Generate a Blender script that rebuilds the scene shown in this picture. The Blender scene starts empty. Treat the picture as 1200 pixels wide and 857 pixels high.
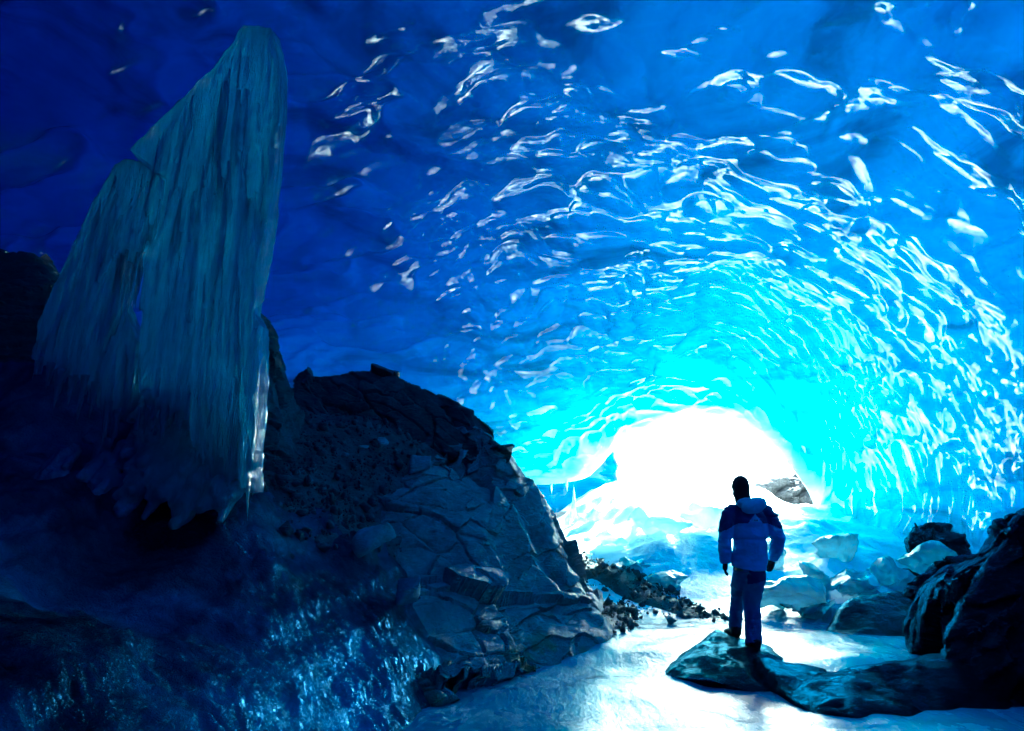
import bpy, bmesh, math, random
import numpy as np
from mathutils import Vector

random.seed(7)
RNG = np.random.RandomState(11)
C = bpy.context.scene.collection
R = math.radians

# ------------------------------------------------------------------ camera
F_PX, TILT, CAM_Z = 666.7, R(14.0), 1.5
CT, ST = math.cos(TILT), math.sin(TILT)

def W(px, py, Y):
    """world point seen at photo pixel (px, py) at distance Y along the cave"""
    dx = (px - 600.0) / F_PX
    dz = (428.5 - py) / F_PX
    yd = CT - dz * ST
    zd = ST + dz * CT
    k = Y / yd
    return np.array([dx * k, Y, CAM_Z + zd * k])

# ------------------------------------------------------------------ noise
_perm = np.random.RandomState(3).permutation(4096)

def _h(ix, iy, iz, seed=0):
    a = _perm[(ix + seed * 17) & 4095]
    b = _perm[(a + iy) & 4095]
    return _perm[(b + iz) & 4095] / 4095.0

def vnoise(P, scale=1.0, seed=0):
    p = np.asarray(P, float) * scale
    i = np.floor(p).astype(int)
    f = p - i
    f = f * f * f * (f * (f * 6 - 15) + 10)
    x, y, z = i[:, 0], i[:, 1], i[:, 2]
    fx, fy, fz = f[:, 0], f[:, 1], f[:, 2]
    def c(a, b, d): return _h(x + a, y + b, z + d, seed)
    x00 = c(0,0,0) * (1-fx) + c(1,0,0) * fx
    x10 = c(0,1,0) * (1-fx) + c(1,1,0) * fx
    x01 = c(0,0,1) * (1-fx) + c(1,0,1) * fx
    x11 = c(0,1,1) * (1-fx) + c(1,1,1) * fx
    y0 = x00 * (1-fy) + x10 * fy
    y1 = x01 * (1-fy) + x11 * fy
    return (y0 * (1-fz) + y1 * fz) * 2 - 1

def fbm(P, scale=1.0, octaves=4, seed=0, gain=0.5):
    s, a, t = 0, 1.0, 0
    for k in range(octaves):
        s = s + a * vnoise(P, scale * 2.03 ** k, seed + k)
        t += a
        a *= gain
    return s / t

def worley(P, scale=1.0, seed=0, jitter=0.95, tilt=False):
    """F1, F2 and the id of the nearest cell in 3-D"""
    p = np.asarray(P, float) * scale
    i = np.floor(p).astype(int)
    f1 = np.full(len(p), 9.0); f2 = f1.copy(); cid = np.zeros(len(p)); tl = np.zeros(len(p))
    for dx in (-1, 0, 1):
        for dy in (-1, 0, 1):
            for dz in (-1, 0, 1):
                cx, cy, cz = i[:, 0] + dx, i[:, 1] + dy, i[:, 2] + dz
                h1 = _h(cx, cy, cz, seed); h2 = _h(cx, cy, cz, seed + 5); h3 = _h(cx, cy, cz, seed + 9)
                q = np.stack([cx + .5 + (h1 - .5) * jitter, cy + .5 + (h2 - .5) * jitter, cz + .5 + (h3 - .5) * jitter], 1)
                d = np.sqrt(((p - q) ** 2).sum(1))
                m = d < f1
                f2 = np.where(m, f1, np.minimum(f2, d))
                cid = np.where(m, h1, cid)
                if tilt:
                    t_ = ((p - q) * (np.stack([h2, h3, _h(cx, cy, cz, seed + 13)], 1) * 2 - 1)).sum(1)
                    tl = np.where(m, t_, tl)
                f1 = np.where(m, d, f1)
    return (f1, f2, cid, tl) if tilt else (f1, f2, cid)

def worley2(u, v, seed=0, jitter=0.9):
    i = np.floor(u).astype(int); j = np.floor(v).astype(int)
    f1 = np.full(len(u), 9.0); f2 = f1.copy(); cid = np.zeros(len(u))
    for dx in (-1, 0, 1):
        for dy in (-1, 0, 1):
            h1 = _h(i + dx, j + dy, i * 0, seed); h2 = _h(i + dx, j + dy, i * 0 + 1, seed + 3)
            h3 = _h(i + dx, j + dy, i * 0 + 2, seed + 6)
            d = np.sqrt((u - (i + dx + .5 + (h1 - .5) * jitter)) ** 2 + (v - (j + dy + .5 + (h2 - .5) * jitter)) ** 2)
            m = d < f1
            f2 = np.where(m, f1, np.minimum(f2, d))
            cid = np.where(m, h3, cid)
            f1 = np.where(m, d, f1)
    return f1, f2, cid

def sm(x, a, b):
    t = np.clip((np.asarray(x, float) - a) / (b - a), 0, 1)
    return t * t * (3 - 2 * t)

def tps(src, val, lam=1e-3):
    """thin-plate spline through (x, y) -> z"""
    src = np.asarray(src, float); val = np.asarray(val, float)
    n = len(src)
    def U(r2): return np.where(r2 > 0, r2 * np.log(np.maximum(r2, 1e-12)) * .5, 0)
    d2 = ((src[:, None] - src[None]) ** 2).sum(2)
    A = np.zeros((n + 3, n + 3))
    A[:n, :n] = U(d2) + lam * np.eye(n)
    A[:n, n] = 1; A[:n, n + 1:] = src
    A[n, :n] = 1; A[n + 1:, :n] = src.T
    b = np.zeros(n + 3); b[:n] = val
    w = np.linalg.solve(A, b)
    def f(x, y):
        x = np.asarray(x, float).ravel(); y = np.asarray(y, float).ravel()
        out = w[n] + w[n + 1] * x + w[n + 2] * y
        for k in range(n):
            out = out + w[k] * U((x - src[k, 0]) ** 2 + (y - src[k, 1]) ** 2)
        return out
    return f

# ------------------------------------------------------------------ mesh helpers
def mesh_np(name, V, Fq, smooth=True):
    me = bpy.data.meshes.new(name)
    V = np.asarray(V, np.float32); Fq = np.asarray(Fq, np.int32)
    me.vertices.add(len(V)); me.vertices.foreach_set('co', V.ravel())
    k = Fq.shape[1]
    me.loops.add(Fq.size); me.loops.foreach_set('vertex_index', Fq.ravel())
    me.polygons.add(len(Fq)); me.polygons.foreach_set('loop_start', np.arange(0, Fq.size, k, dtype=np.int32))
    me.update(calc_edges=True); me.validate()
    if smooth:
        me.polygons.foreach_set('use_smooth', np.ones(len(me.polygons), bool))
    return me

def link(name, me, mat=None, parent=None):
    o = bpy.data.objects.new(name, me); C.objects.link(o)
    if mat is not None:
        me.materials.clear()
        me.materials.append(mat)
    if parent is not None:
        o.parent = parent
    return o

def tag(o, label=None, cat=None, group=None, kind=None):
    if label: o['label'] = label
    if cat: o['category'] = cat
    if group: o['group'] = group
    if kind: o['kind'] = kind
    return o

def empty(name, loc=(0, 0, 0)):
    o = bpy.data.objects.new(name, None); C.objects.link(o); o.location = loc
    o.empty_display_size = .2
    return o

def grid_faces(nu, nv, flip=False):
    a = (np.arange(nu - 1)[:, None] * nv + np.arange(nv - 1)[None]).ravel()
    F = np.stack([a, a + 1, a + nv + 1, a + nv], 1)
    return F[:, ::-1] if flip else F

def recenter(o, base=None):
    """put the origin of a mesh object at its base"""
    me = o.data
    n = len(me.vertices); co = np.empty(n * 3, np.float32); me.vertices.foreach_get('co', co); co = co.reshape(-1, 3)
    if base is None:
        base = np.array([co[:, 0].mean(), co[:, 1].mean(), co[:, 2].min()])
    me.vertices.foreach_set('co', (co - base).astype(np.float32).ravel()); me.update()
    o.location = Vector(base)
    return o

def hull_bm(bm, pts):
    vs = [bm.verts.new(p) for p in pts]
    r = bmesh.ops.convex_hull(bm, input=vs)
    junk = [g for g in r['geom_interior'] if isinstance(g, bmesh.types.BMVert)] + [g for g in r['geom_unused'] if isinstance(g, bmesh.types.BMVert)]
    junk = list({v for v in junk if v.is_valid})
    if junk: bmesh.ops.delete(bm, geom=junk, context='VERTS')

def ring_tube(bm, path, radii, n=10, cap=True, squash=None, up=(0, 0, 1)):
    """closed tapered tube through path; squash = per-ring (a, b) factors"""
    path = [Vector(p) for p in path]
    rings = []
    upv = Vector(up)
    for i, p in enumerate(path):
        if i == 0: t = path[1] - path[0]
        elif i == len(path) - 1: t = path[-1] - path[-2]
        else: t = path[i + 1] - path[i - 1]
        t.normalize()
        a = t.cross(upv)
        if a.length < .15: a = t.cross(Vector((0, 1, 0)))
        a.normalize(); b = t.cross(a).normalized()
        sa, sb = squash[i] if squash else (1, 1)
        r = radii[i]
        rings.append([bm.verts.new(p + a * (math.cos(2 * math.pi * k / n) * r * sa) + b * (math.sin(2 * math.pi * k / n) * r * sb)) for k in range(n)])
    for i in range(len(rings) - 1):
        for k in range(n):
            bm.faces.new([rings[i][k], rings[i][(k + 1) % n], rings[i + 1][(k + 1) % n], rings[i + 1][k]])
    if cap:
        bm.faces.new(rings[0][::-1]); bm.faces.new(rings[-1])

def ellipsoid(bm, c, r, seg=14, rot=None):
    from mathutils import Matrix
    m = Matrix.Translation(Vector(c))
    if rot is not None: m = m @ rot
    m = m @ Matrix.Diagonal((r[0], r[1], r[2], 1))
    bmesh.ops.create_uvsphere(bm, u_segments=seg, v_segments=max(6, seg // 2 + 2), radius=1, matrix=m)

def remesh(bm, voxel, smooth_iter=0, disp=None, lap=0.5):
    """union of closed shapes -> one continuous surface; disp(P, N) -> offset along normal (or vector)"""
    bmesh.ops.recalc_face_normals(bm, faces=bm.faces)
    me = bpy.data.meshes.new('tmp'); bm.to_mesh(me); bm.free()
    o = bpy.data.objects.new('tmp', me); C.objects.link(o)
    m = o.modifiers.new('r', 'REMESH'); m.mode = 'VOXEL'; m.voxel_size = voxel; m.adaptivity = 0
    if smooth_iter:
        s = o.modifiers.new('s', 'SMOOTH'); s.factor = lap; s.iterations = smooth_iter
    dg = bpy.context.evaluated_depsgraph_get(); dg.update()
    new = bpy.data.meshes.new_from_object(o.evaluated_get(dg), depsgraph=dg)
    bpy.data.objects.remove(o); bpy.data.meshes.remove(me)
    if disp is not None:
        for d in (disp if isinstance(disp, (list, tuple)) else [disp]):
            n = len(new.vertices)
            co = np.empty(n * 3, np.float32); new.vertices.foreach_get('co', co); co = co.reshape(-1, 3).astype(float)
            no = np.empty(n * 3, np.float32); new.vertex_normals.foreach_get('vector', no); no = no.reshape(-1, 3).astype(float)
            dd = d(co, no)
            if dd.ndim == 1: dd = dd[:, None] * no
            new.vertices.foreach_set('co', (co + dd).astype(np.float32).ravel()); new.update()
    new.polygons.foreach_set('use_smooth', np.ones(len(new.polygons), bool))
    return new

# ------------------------------------------------------------------ materials
def nt(name):
    m = bpy.data.materials.new(name); m.use_nodes = True
    t = m.node_tree; t.nodes.clear()
    out = t.nodes.new('ShaderNodeOutputMaterial')
    return m, t, out

def N(t, typ, **kw):
    n = t.nodes.new(typ)
    for k, v in kw.items():
        if k.startswith('_'):
            setattr(n, k[1:], v)
        else:
            n.inputs[k.replace('__', ' ')].default_value = v
    return n

def coords(t, scale=(1, 1, 1), rot=(0, 0, 0), kind='Object'):
    g = t.nodes.new('ShaderNodeNewGeometry') if kind == 'World' else t.nodes.new('ShaderNodeTexCoord')
    mp = t.nodes.new('ShaderNodeMapping')
    mp.inputs['Scale'].default_value = scale; mp.inputs['Rotation'].default_value = rot
    t.links.new(g.outputs['Position' if kind == 'World' else kind], mp.inputs['Vector'])
    return mp.outputs['Vector']

def noise(t, vec, scale, detail=4, rough=.55, dist=0):
    n = N(t, 'ShaderNodeTexNoise', Scale=scale, Detail=detail, Roughness=rough, Distortion=dist)
    t.links.new(vec, n.inputs['Vector'])
    return n.outputs['Fac']

def ramp(t, fac, stops):
    r = t.nodes.new('ShaderNodeValToRGB')
    e = r.color_ramp.elements
    while len(e) < len(stops): e.new(.5)
    for k, (p, c) in enumerate(stops):
        e[k].position = p; e[k].color = (*c, 1) if len(c) == 3 else c
    t.links.new(fac, r.inputs['Fac'])
    return r.outputs['Color']

def bump(t, height, strength=.5, dist=.05, normal=None):
    b = N(t, 'ShaderNodeBump', Strength=strength, Distance=dist)
    t.links.new(height, b.inputs['Height'])
    if normal is not None: t.links.new(normal, b.inputs['Normal'])
    return b.outputs['Normal']

def math_n(t, op, a, b=None):
    m = t.nodes.new('ShaderNodeMath'); m.operation = op
    for k, x in enumerate((a, b)):
        if x is None: continue
        if isinstance(x, (int, float)): m.inputs[k].default_value = x
        else: t.links.new(x, m.inputs[k])
    return m.outputs[0]

def mat_cave_ice():
    """glacier ice: light passes both faces diffusely and is absorbed on the way (red first, blue last)"""
    m, t, out = nt('glacier_ice')
    v = coords(t, kind='World')
    nb = noise(t, v, 13, 3, .55, .3)
    b3 = bump(t, nb, .12, .02)
    vs = coords(t, scale=(.30, .45, 1.7), rot=(.15, .25, .3), kind='World')      # layered, cloudy old ice
    cloud = ramp(t, noise(t, vs, 1.1, 5, .62, .9), [(.32, (.34, .38, .42)), (.46, (.74, .78, .82)), (.62, (.92, .95, .96)), (.8, (.98, .98, .98))])
    tr = N(t, 'ShaderNodeBsdfTranslucent'); t.links.new(cloud, tr.inputs['Color']); t.links.new(b3, tr.inputs['Normal'])
    gl = N(t, 'ShaderNodeBsdfAnisotropic', Roughness=.06); gl.inputs['Color'].default_value = (1, 1, 1, 1); t.links.new(b3, gl.inputs['Normal'])
    fr = N(t, 'ShaderNodeFresnel', IOR=1.33); t.links.new(b3, fr.inputs['Normal'])
    mx = t.nodes.new('ShaderNodeMixShader')
    t.links.new(fr.outputs[0], mx.inputs[0]); t.links.new(tr.outputs[0], mx.inputs[1]); t.links.new(gl.outputs[0], mx.inputs[2])
    # the face met from inside the ice is rough, snow-covered glacier: plain diffuse transmission
    gg = t.nodes.new('ShaderNodeNewGeometry')
    tr2 = N(t, 'ShaderNodeBsdfTranslucent'); tr2.inputs['Color'].default_value = (.125, .14, .122, 1)
    m2 = t.nodes.new('ShaderNodeMixShader')
    t.links.new(gg.outputs['Backfacing'], m2.inputs[0]); t.links.new(mx.outputs[0], m2.inputs[1]); t.links.new(tr2.outputs[0], m2.inputs[2])
    t.links.new(m2.outputs[0], out.inputs['Surface'])
    va = N(t, 'ShaderNodeVolumeAbsorption', Density=ICE_DENS); va.inputs['Color'].default_value = ICE_COL
    t.links.new(va.outputs[0], out.inputs['Volume'])
    return m

ICE_DENS = 4.2
ICE_COL = (.0, .843, .923, 1)

def mat_clear_ice(name, tint=(.5, .72, .85), streak=False, rough=.12, trans=.45, bumpy=1.0, clear=.0):
    """frozen-water ice: part clear, part milky"""
    m, t, out = nt(name)
    v = coords(t, scale=(1, 1, .12) if streak else (1, 1, 1), kind='World')
    v2 = coords(t, kind='World')
    n1 = noise(t, v, 34 if streak else 9, 5, .7, .2)
    n2 = noise(t, v2, 45, 3, .6)
    b1 = bump(t, n1, .7 * bumpy, .04); b2 = bump(t, n2, .35 * bumpy, .012, b1)
    col = ramp(t, noise(t, v, 7, 5, .6), [(.3, tuple(c * .62 for c in tint)), (.7, tint)])
    tr = N(t, 'ShaderNodeBsdfTranslucent'); t.links.new(col, tr.inputs['Color']); t.links.new(b2, tr.inputs['Normal'])
    df = N(t, 'ShaderNodeBsdfDiffuse'); t.links.new(col, df.inputs['Color']); t.links.new(b2, df.inputs['Normal'])
    m1 = N(t, 'ShaderNodeMixShader', Fac=1 - trans)
    t.links.new(tr.outputs[0], m1.inputs[1]); t.links.new(df.outputs[0], m1.inputs[2])
    last = m1.outputs[0]
    if clear > 0:
        tp = N(t, 'ShaderNodeBsdfRefraction', Roughness=.04, IOR=1.25); tp.inputs['Color'].default_value = (.75, .9, .97, 1)
        t.links.new(b2, tp.inputs['Normal'])
        k = ramp(t, noise(t, v, 5, 4, .6), [(.35, (clear * 1.6,) * 3), (.65, (clear * .3,) * 3)])
        m2 = t.nodes.new('ShaderNodeMixShader'); t.links.new(k, m2.inputs[0]); t.links.new(last, m2.inputs[1]); t.links.new(tp.outputs[0], m2.inputs[2])
        last = m2.outputs[0]
    gl = N(t, 'ShaderNodeBsdfAnisotropic', Roughness=rough); gl.inputs['Color'].default_value = (1, 1, 1, 1); t.links.new(b2, gl.inputs['Normal'])
    fr = N(t, 'ShaderNodeFresnel', IOR=1.45); t.links.new(b2, fr.inputs['Normal'])
    mx = t.nodes.new('ShaderNodeMixShader')
    t.links.new(fr.outputs[0], mx.inputs[0]); t.links.new(last, mx.inputs[1]); t.links.new(gl.outputs[0], mx.inputs[2])
    t.links.new(mx.outputs[0], out.inputs['Surface'])
    return m

def pbsdf(t, out, **kw):
    p = t.nodes.new('ShaderNodeBsdfPrincipled')
    for k, v in kw.items(): p.inputs[k.replace('__', ' ')].default_value = v
    t.links.new(p.outputs[0], out.inputs['Surface'])
    return p

def wet_skin(t, out, col, nrm, rough, tint, ior):
    df = N(t, 'ShaderNodeBsdfDiffuse'); t.links.new(col, df.inputs['Color']); t.links.new(nrm, df.inputs['Normal'])
    gl = N(t, 'ShaderNodeBsdfAnisotropic'); gl.inputs['Color'].default_value = (*tint, 1)
    t.links.new(rough, gl.inputs['Roughness']); t.links.new(nrm, gl.inputs['Normal'])
    fr = N(t, 'ShaderNodeFresnel', IOR=ior); t.links.new(nrm, fr.inputs['Normal'])
    mx = t.nodes.new('ShaderNodeMixShader')
    t.links.new(fr.outputs[0], mx.inputs[0]); t.links.new(df.outputs[0], mx.inputs[1]); t.links.new(gl.outputs[0], mx.inputs[2])
    t.links.new(mx.outputs[0], out.inputs['Surface'])

def mat_rock(name, dark, light, wet=0.0, strata=(1, 1, 2.2), rot=(.5, .35, .4), lichen=False, bstr=1.0, spec=None, gloss=(.10, .32, .55)):
    m, t, out = nt(name)
    v = coords(t, scale=strata, rot=rot, kind='World'); v2 = coords(t, kind='World')
    n1 = noise(t, v, 2.2, 7, .68, .4); n2 = noise(t, v2, 16, 6, .75); n3 = noise(t, v, 9, 7, .75, .2)
    col = ramp(t, n1, [(.28, dark), (.5, tuple((a + b) / 2 for a, b in zip(dark, light))), (.72, light)])
    spk = ramp(t, n2, [(.35, (.45, .45, .45)), (.6, (1, 1, 1))])
    mix = t.nodes.new('ShaderNodeMix'); mix.data_type = 'RGBA'; mix.blend_type = 'MULTIPLY'; mix.inputs[0].default_value = .75
    t.links.new(col, mix.inputs[6]); t.links.new(spk, mix.inputs[7])
    last = mix.outputs[2]
    # thin pale quartz veins
    vv = N(t, 'ShaderNodeTexVoronoi', Scale=.8); vv.feature = 'DISTANCE_TO_EDGE'; 
    wv = t.nodes.new('ShaderNodeVectorMath'); wv.operation = 'ADD'
    nn = N(t, 'ShaderNodeTexNoise', Scale=1.6, Detail=4); t.links.new(v2, nn.inputs['Vector'])
    t.links.new(v, wv.inputs[0]); t.links.new(nn.outputs['Color'], wv.inputs[1]); t.links.new(wv.outputs[0], vv.inputs['Vector'])
    vein = ramp(t, vv.outputs['Distance'], [(.0, (1, 1, 1)), (.012, (0, 0, 0))])
    mv = t.nodes.new('ShaderNodeMix'); mv.data_type = 'RGBA'
    kk = math_n(t, 'MULTIPLY', vein, ramp(t, noise(t, v2, .9, 2), [(.5, (0, 0, 0)), (.62, (.6, .6, .6))]))
    t.links.new(kk, mv.inputs[0]); t.links.new(last, mv.inputs[6]); mv.inputs[7].default_value = (light[0] * 1.8, light[1] * 1.8, light[2] * 1.8, 1)
    last = mv.outputs[2]
    if lichen:
        # ochre staining low on the rock, by the ice
        sep = t.nodes.new('ShaderNodeSeparateXYZ'); t.links.new(v2, sep.inputs[0])
        low = ramp(t, sep.outputs['Z'], [(.0, (1, 1, 1)), (.32, (0, 0, 0))])
        kk = math_n(t, 'MULTIPLY', low, ramp(t, noise(t, v2, 2.6, 5), [(.52, (0, 0, 0)), (.62, (.8, .8, .8))]))
        mo = t.nodes.new('ShaderNodeMix'); mo.data_type = 'RGBA'
        t.links.new(kk, mo.inputs[0]); t.links.new(last, mo.inputs[6]); mo.inputs[7].default_value = (.42, .27, .06, 1)
        last = mo.outputs[2]
    b1 = bump(t, n3, .8 * bstr, .06); b2 = bump(t, n2, .6 * bstr, .02, b1)
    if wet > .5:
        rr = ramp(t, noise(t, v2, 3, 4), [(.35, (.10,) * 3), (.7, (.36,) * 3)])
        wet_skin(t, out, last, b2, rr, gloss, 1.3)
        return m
    p = pbsdf(t, out, Roughness=.75 - .5 * wet, **{'Specular IOR Level': .35 - .13 * wet if spec is None else spec})
    t.links.new(last, p.inputs['Base Color']); t.links.new(b2, p.inputs['Normal'])
    if wet > .5:
        p.inputs['Specular Tint'].default_value = (.15, .5, 1, 1)
        rr = ramp(t, noise(t, v2, 3, 4), [(.35, (.10,) * 3), (.7, (.34,) * 3)])
        t.links.new(rr, p.inputs['Roughness'])
    return m

def mat_snow(name='snow', blue=.0, sub=True):
    m, t, out = nt(name)
    v = coords(t, kind='World')
    col = ramp(t, noise(t, v, 1.3, 6, .6), [(.3, (.74 - blue, .84 - blue * .4, .88)), (.6, (.88 - blue, .91 - blue * .3, .93))])
    b = bump(t, noise(t, v, 6, 6, .65), .7, .08); b2 = bump(t, noise(t, v, 70, 3), .3, .01, b)
    p = pbsdf(t, out, Roughness=.4)
    t.links.new(col, p.inputs['Base Color']); t.links.new(b2, p.inputs['Normal'])
    return m

def mat_floor_ice():
    m, t, out = nt('frozen_stream_ice')
    v = coords(t, scale=(1, .45, 1), rot=(0, 0, -.35), kind='World'); v2 = coords(t, kind='World')
    n1 = noise(t, v, 1.1, 6, .6, .6)
    col = ramp(t, n1, [(.3, (.06, .20, .28)), (.5, (.12, .31, .40)), (.72, (.27, .46, .54))])
    pit = noise(t, v2, 38, 3, .6, .4); mid = noise(t, v, 5.5, 5, .6, .5)
    b1 = bump(t, mid, .22, .06); b2 = bump(t, pit, .35, .012, b1)
    p = pbsdf(t, out, **{'Specular IOR Level': .6, 'IOR': 1.4})
    t.links.new(ramp(t, mid, [(.3, (.16,) * 3), (.7, (.34,) * 3)]), p.inputs['Roughness'])
    t.links.new(col, p.inputs['Base Color']); t.links.new(b2, p.inputs['Normal'])
    return m

def mat_glaze():
    """dark rock under a skin of clear ice, with milky patches"""
    m, t, out = nt('glazed_slope_ice')
    v = coords(t, kind='World'); v1 = coords(t, scale=(1.0, 1.3, 1.6), rot=(0, 0, .3), kind='World')
    n1 = noise(t, v, .75, 6, .6, .7)
    col = ramp(t, n1, [(.38, (.006, .010, .014)), (.52, (.03, .10, .14)), (.68, (.10, .30, .42))])
    mid = noise(t, v1, 12, 5, .7, .2); fine = noise(t, v, 60, 3, .6)
    b1 = bump(t, mid, .6, .05); b2 = bump(t, fine, .5, .014, b1)
    wet_skin(t, out, col, b2, ramp(t, n1, [(.4, (.07,) * 3), (.7, (.2,) * 3)]), (.10, .30, .60), 1.38)
    return m

def mat_cloth(name, col, rough=.6, sheen=.0, w=0.6):
    m, t, out = nt(name)
    v = coords(t, kind='World')
    n1 = noise(t, v, 14, 4, .6, .6); n2 = noise(t, v, 160, 2)
    c = ramp(t, noise(t, v, 6, 4), [(.3, tuple(x * .8 for x in col)), (.7, tuple(min(1, x * 1.15) for x in col))])
    b = bump(t, n1, w, .03); b2 = bump(t, n2, .2, .004, b)
    p = pbsdf(t, out, Roughness=rough)
    t.links.new(c, p.inputs['Base Color']); t.links.new(b2, p.inputs['Normal'])
    return m

M = {}
M['cave'] = mat_cave_ice()
M['snow'] = mat_snow()
M['floor'] = mat_floor_ice()
M['glaze'] = mat_glaze()
M['rock'] = mat_rock('schist', (.20, .245, .235), (.47, .54, .50), 0.12, lichen=True)
M['rock_dark'] = mat_rock('dark_rock', (.05, .062, .062), (.19, .225, .22), .15)
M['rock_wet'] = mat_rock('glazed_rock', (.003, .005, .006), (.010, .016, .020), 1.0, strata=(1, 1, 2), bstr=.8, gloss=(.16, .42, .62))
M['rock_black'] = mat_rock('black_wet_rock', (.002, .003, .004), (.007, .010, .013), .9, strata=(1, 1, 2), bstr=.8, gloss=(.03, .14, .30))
M['rock_pale'] = mat_rock('pale_stone', (.42, .48, .47), (.62, .70, .67), 0.1)
M['rock_far'] = mat_rock('weathered_rock', (.02, .019, .018), (.16, .15, .15), 0.0, strata=(1, 1, 3))
M['column'] = mat_clear_ice('frozen_waterfall_ice', (.36, .86, 1.0), streak=True, rough=.05, trans=.78, clear=.34)
M['icicle'] = mat_clear_ice('icicle_ice', (.55, .78, .88), streak=True, rough=.08, trans=.6, clear=.35)
M['block'] = mat_clear_ice('ice_block_ice', (.66, .92, .98), rough=.2, trans=.75, bumpy=.6)
M['column_low'] = mat_clear_ice('cascade_ice', (.50, .88, .97), streak=True, rough=.14, trans=.7, bumpy=1.2)
M['block_dark'] = mat_clear_ice('dark_lump_ice', (.26, .46, .58), rough=.12, trans=.3, bumpy=1.1)

# ------------------------------------------------------------------ cave roof
def spline_resample(pts, n):
    """Catmull-Rom through pts, resampled to n points evenly along its length"""
    P = np.asarray(pts, float)
    P = np.vstack([2 * P[0] - P[1], P, 2 * P[-1] - P[-2]])
    out = []
    for k in range(1, len(P) - 2):
        t = np.linspace(0, 1, 40, endpoint=False)[:, None]
        a, b, c, d = P[k - 1], P[k], P[k + 1], P[k + 2]
        out.append(.5 * (2 * b + (c - a) * t + (2 * a - 5 * b + 4 * c - d) * t ** 2 + (3 * b - a - 3 * c + d) * t ** 3))
    out = np.vstack(out + [P[-2][None]])
    L = np.r_[0, np.cumsum(np.linalg.norm(np.diff(out, axis=0), axis=1))]
    s = np.linspace(0, L[-1], n)
    return np.stack([np.interp(s, L, out[:, k]) for k in range(out.shape[1])], 1)

RIM_Y = 15.0
def rim():
    px = [(600, 573), (645, 568), (682, 562), (700, 549), (722, 526), (762, 505), (808, 492), (860, 497), (898, 520),
          (930, 552), (952, 588), (950, 622), (934, 655)]
    p = []
    for a, b in px:
        lean = 1.6 * float(sm(a, 690, 750)) * float(1 - sm(a, 915, 962) * .8)
        q = W(a, b, RIM_Y - lean); p.append((q[0], q[2], lean))
    return [(-2.4, -1.0, 0), (-2.0, 1.0, 0)] + p + [(7.3, .3, .5), (7.4, -1.0, .5)]

STATIONS = [
    (-2.0, [(-8, -1), (-7.9, 2), (-6.6, 4.5), (-3.5, 6.1), (0, 6.8), (3, 6.4), (5.4, 4.9), (6.6, 2.5), (6.8, -1)]),
    (2.0, [(-8, -1), (-7.9, 2), (-6.6, 4.4), (-3.5, 6.0), (0, 6.6), (3, 6.2), (5.4, 4.8), (6.5, 2.5), (6.7, -1)]),
    (6.0, [(-8, -1), (-7.7, 2), (-6.2, 4.2), (-3, 5.5), (.5, 6.0), (3.5, 5.7), (5.7, 4.3), (6.5, 2.2), (6.6, -1)]),
    (10.0, [(-6.6, -1), (-6.2, 2), (-4.4, 3.8), (-1.5, 4.5), (1.5, 5.3), (4.2, 5.4), (6.2, 4.3), (7.1, 2.2), (7.2, -1)]),
    (13.0, [(-4, -1), (-3.4, 1.3), (-2, 2.4), (.2, 2.9), (2.8, 3.8), (4.9, 4.35), (6.7, 3.6), (7.6, 2.0), (7.5, -1)]),
    (RIM_Y, rim()),
]
NV = 640
ys = np.r_[np.linspace(-11, -2, 40, endpoint=False), np.linspace(-2, 2, 50, endpoint=False), np.linspace(2, RIM_Y, 400)]
NU = len(ys)
SX = np.array([s[0] for s in STATIONS])
SP = np.stack([spline_resample([q if len(q) == 3 else (q[0], q[1], 0) for q in s[1]], NV) for s in STATIONS])
LEAN = np.convolve(np.pad(SP[-1][:, 2], 10, mode='edge'), np.ones(21) / 21, mode='valid')
SP = SP[..., :2]       # (6, NV, 2)
def pchip(x, X, Yv):
    """monotone-ish cubic through stations, vectorised over trailing axes"""
    h = np.diff(X); d = np.diff(Yv, axis=0) / h[:, None, None]
    mm = np.zeros_like(Yv)
    mm[1:-1] = (d[:-1] + d[1:]) / 2
    mm[0] = d[0] * .3; mm[-1] = d[-1] * .8
    out = np.empty((len(x),) + Yv.shape[1:])
    for i, xv in enumerate(x):
        xv = min(max(xv, X[0]), X[-1])
        k = min(max(np.searchsorted(X, xv) - 1, 0), len(X) - 2)
        t = (xv - X[k]) / h[k]
        out[i] = ((2*t**3-3*t**2+1) * Yv[k] + (t**3-2*t**2+t) * h[k] * mm[k] + (-2*t**3+3*t**2) * Yv[k+1] + (t**3-t**2) * h[k] * mm[k+1])
    return out
XZ = pchip(ys, SX, SP)
G = np.zeros((NU, NV, 3)); G[..., 0] = XZ[..., 0]; G[..., 1] = ys[:, None] - LEAN[None] * sm(ys, 8, RIM_Y)[:, None]; G[..., 2] = XZ[..., 1]
back = ys < -2
sc = np.sqrt(np.clip(1 - ((-2 - ys[back]) / 9.01) ** 2, 0, 1))[:, None]
G[back, :, 0] *= sc; G[back, :, 2] = -1 + (G[back, :, 2] + 1) * sc

def grid_normals(G):
    du = np.gradient(G, axis=0); dv = np.gradient(G, axis=1)
    n = np.cross(dv, du)                      # points out of the cave
    L = np.linalg.norm(n, axis=2, keepdims=True)
    n = n / np.maximum(L, 1e-9)
    return n
NRM = grid_normals(G)
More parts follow.
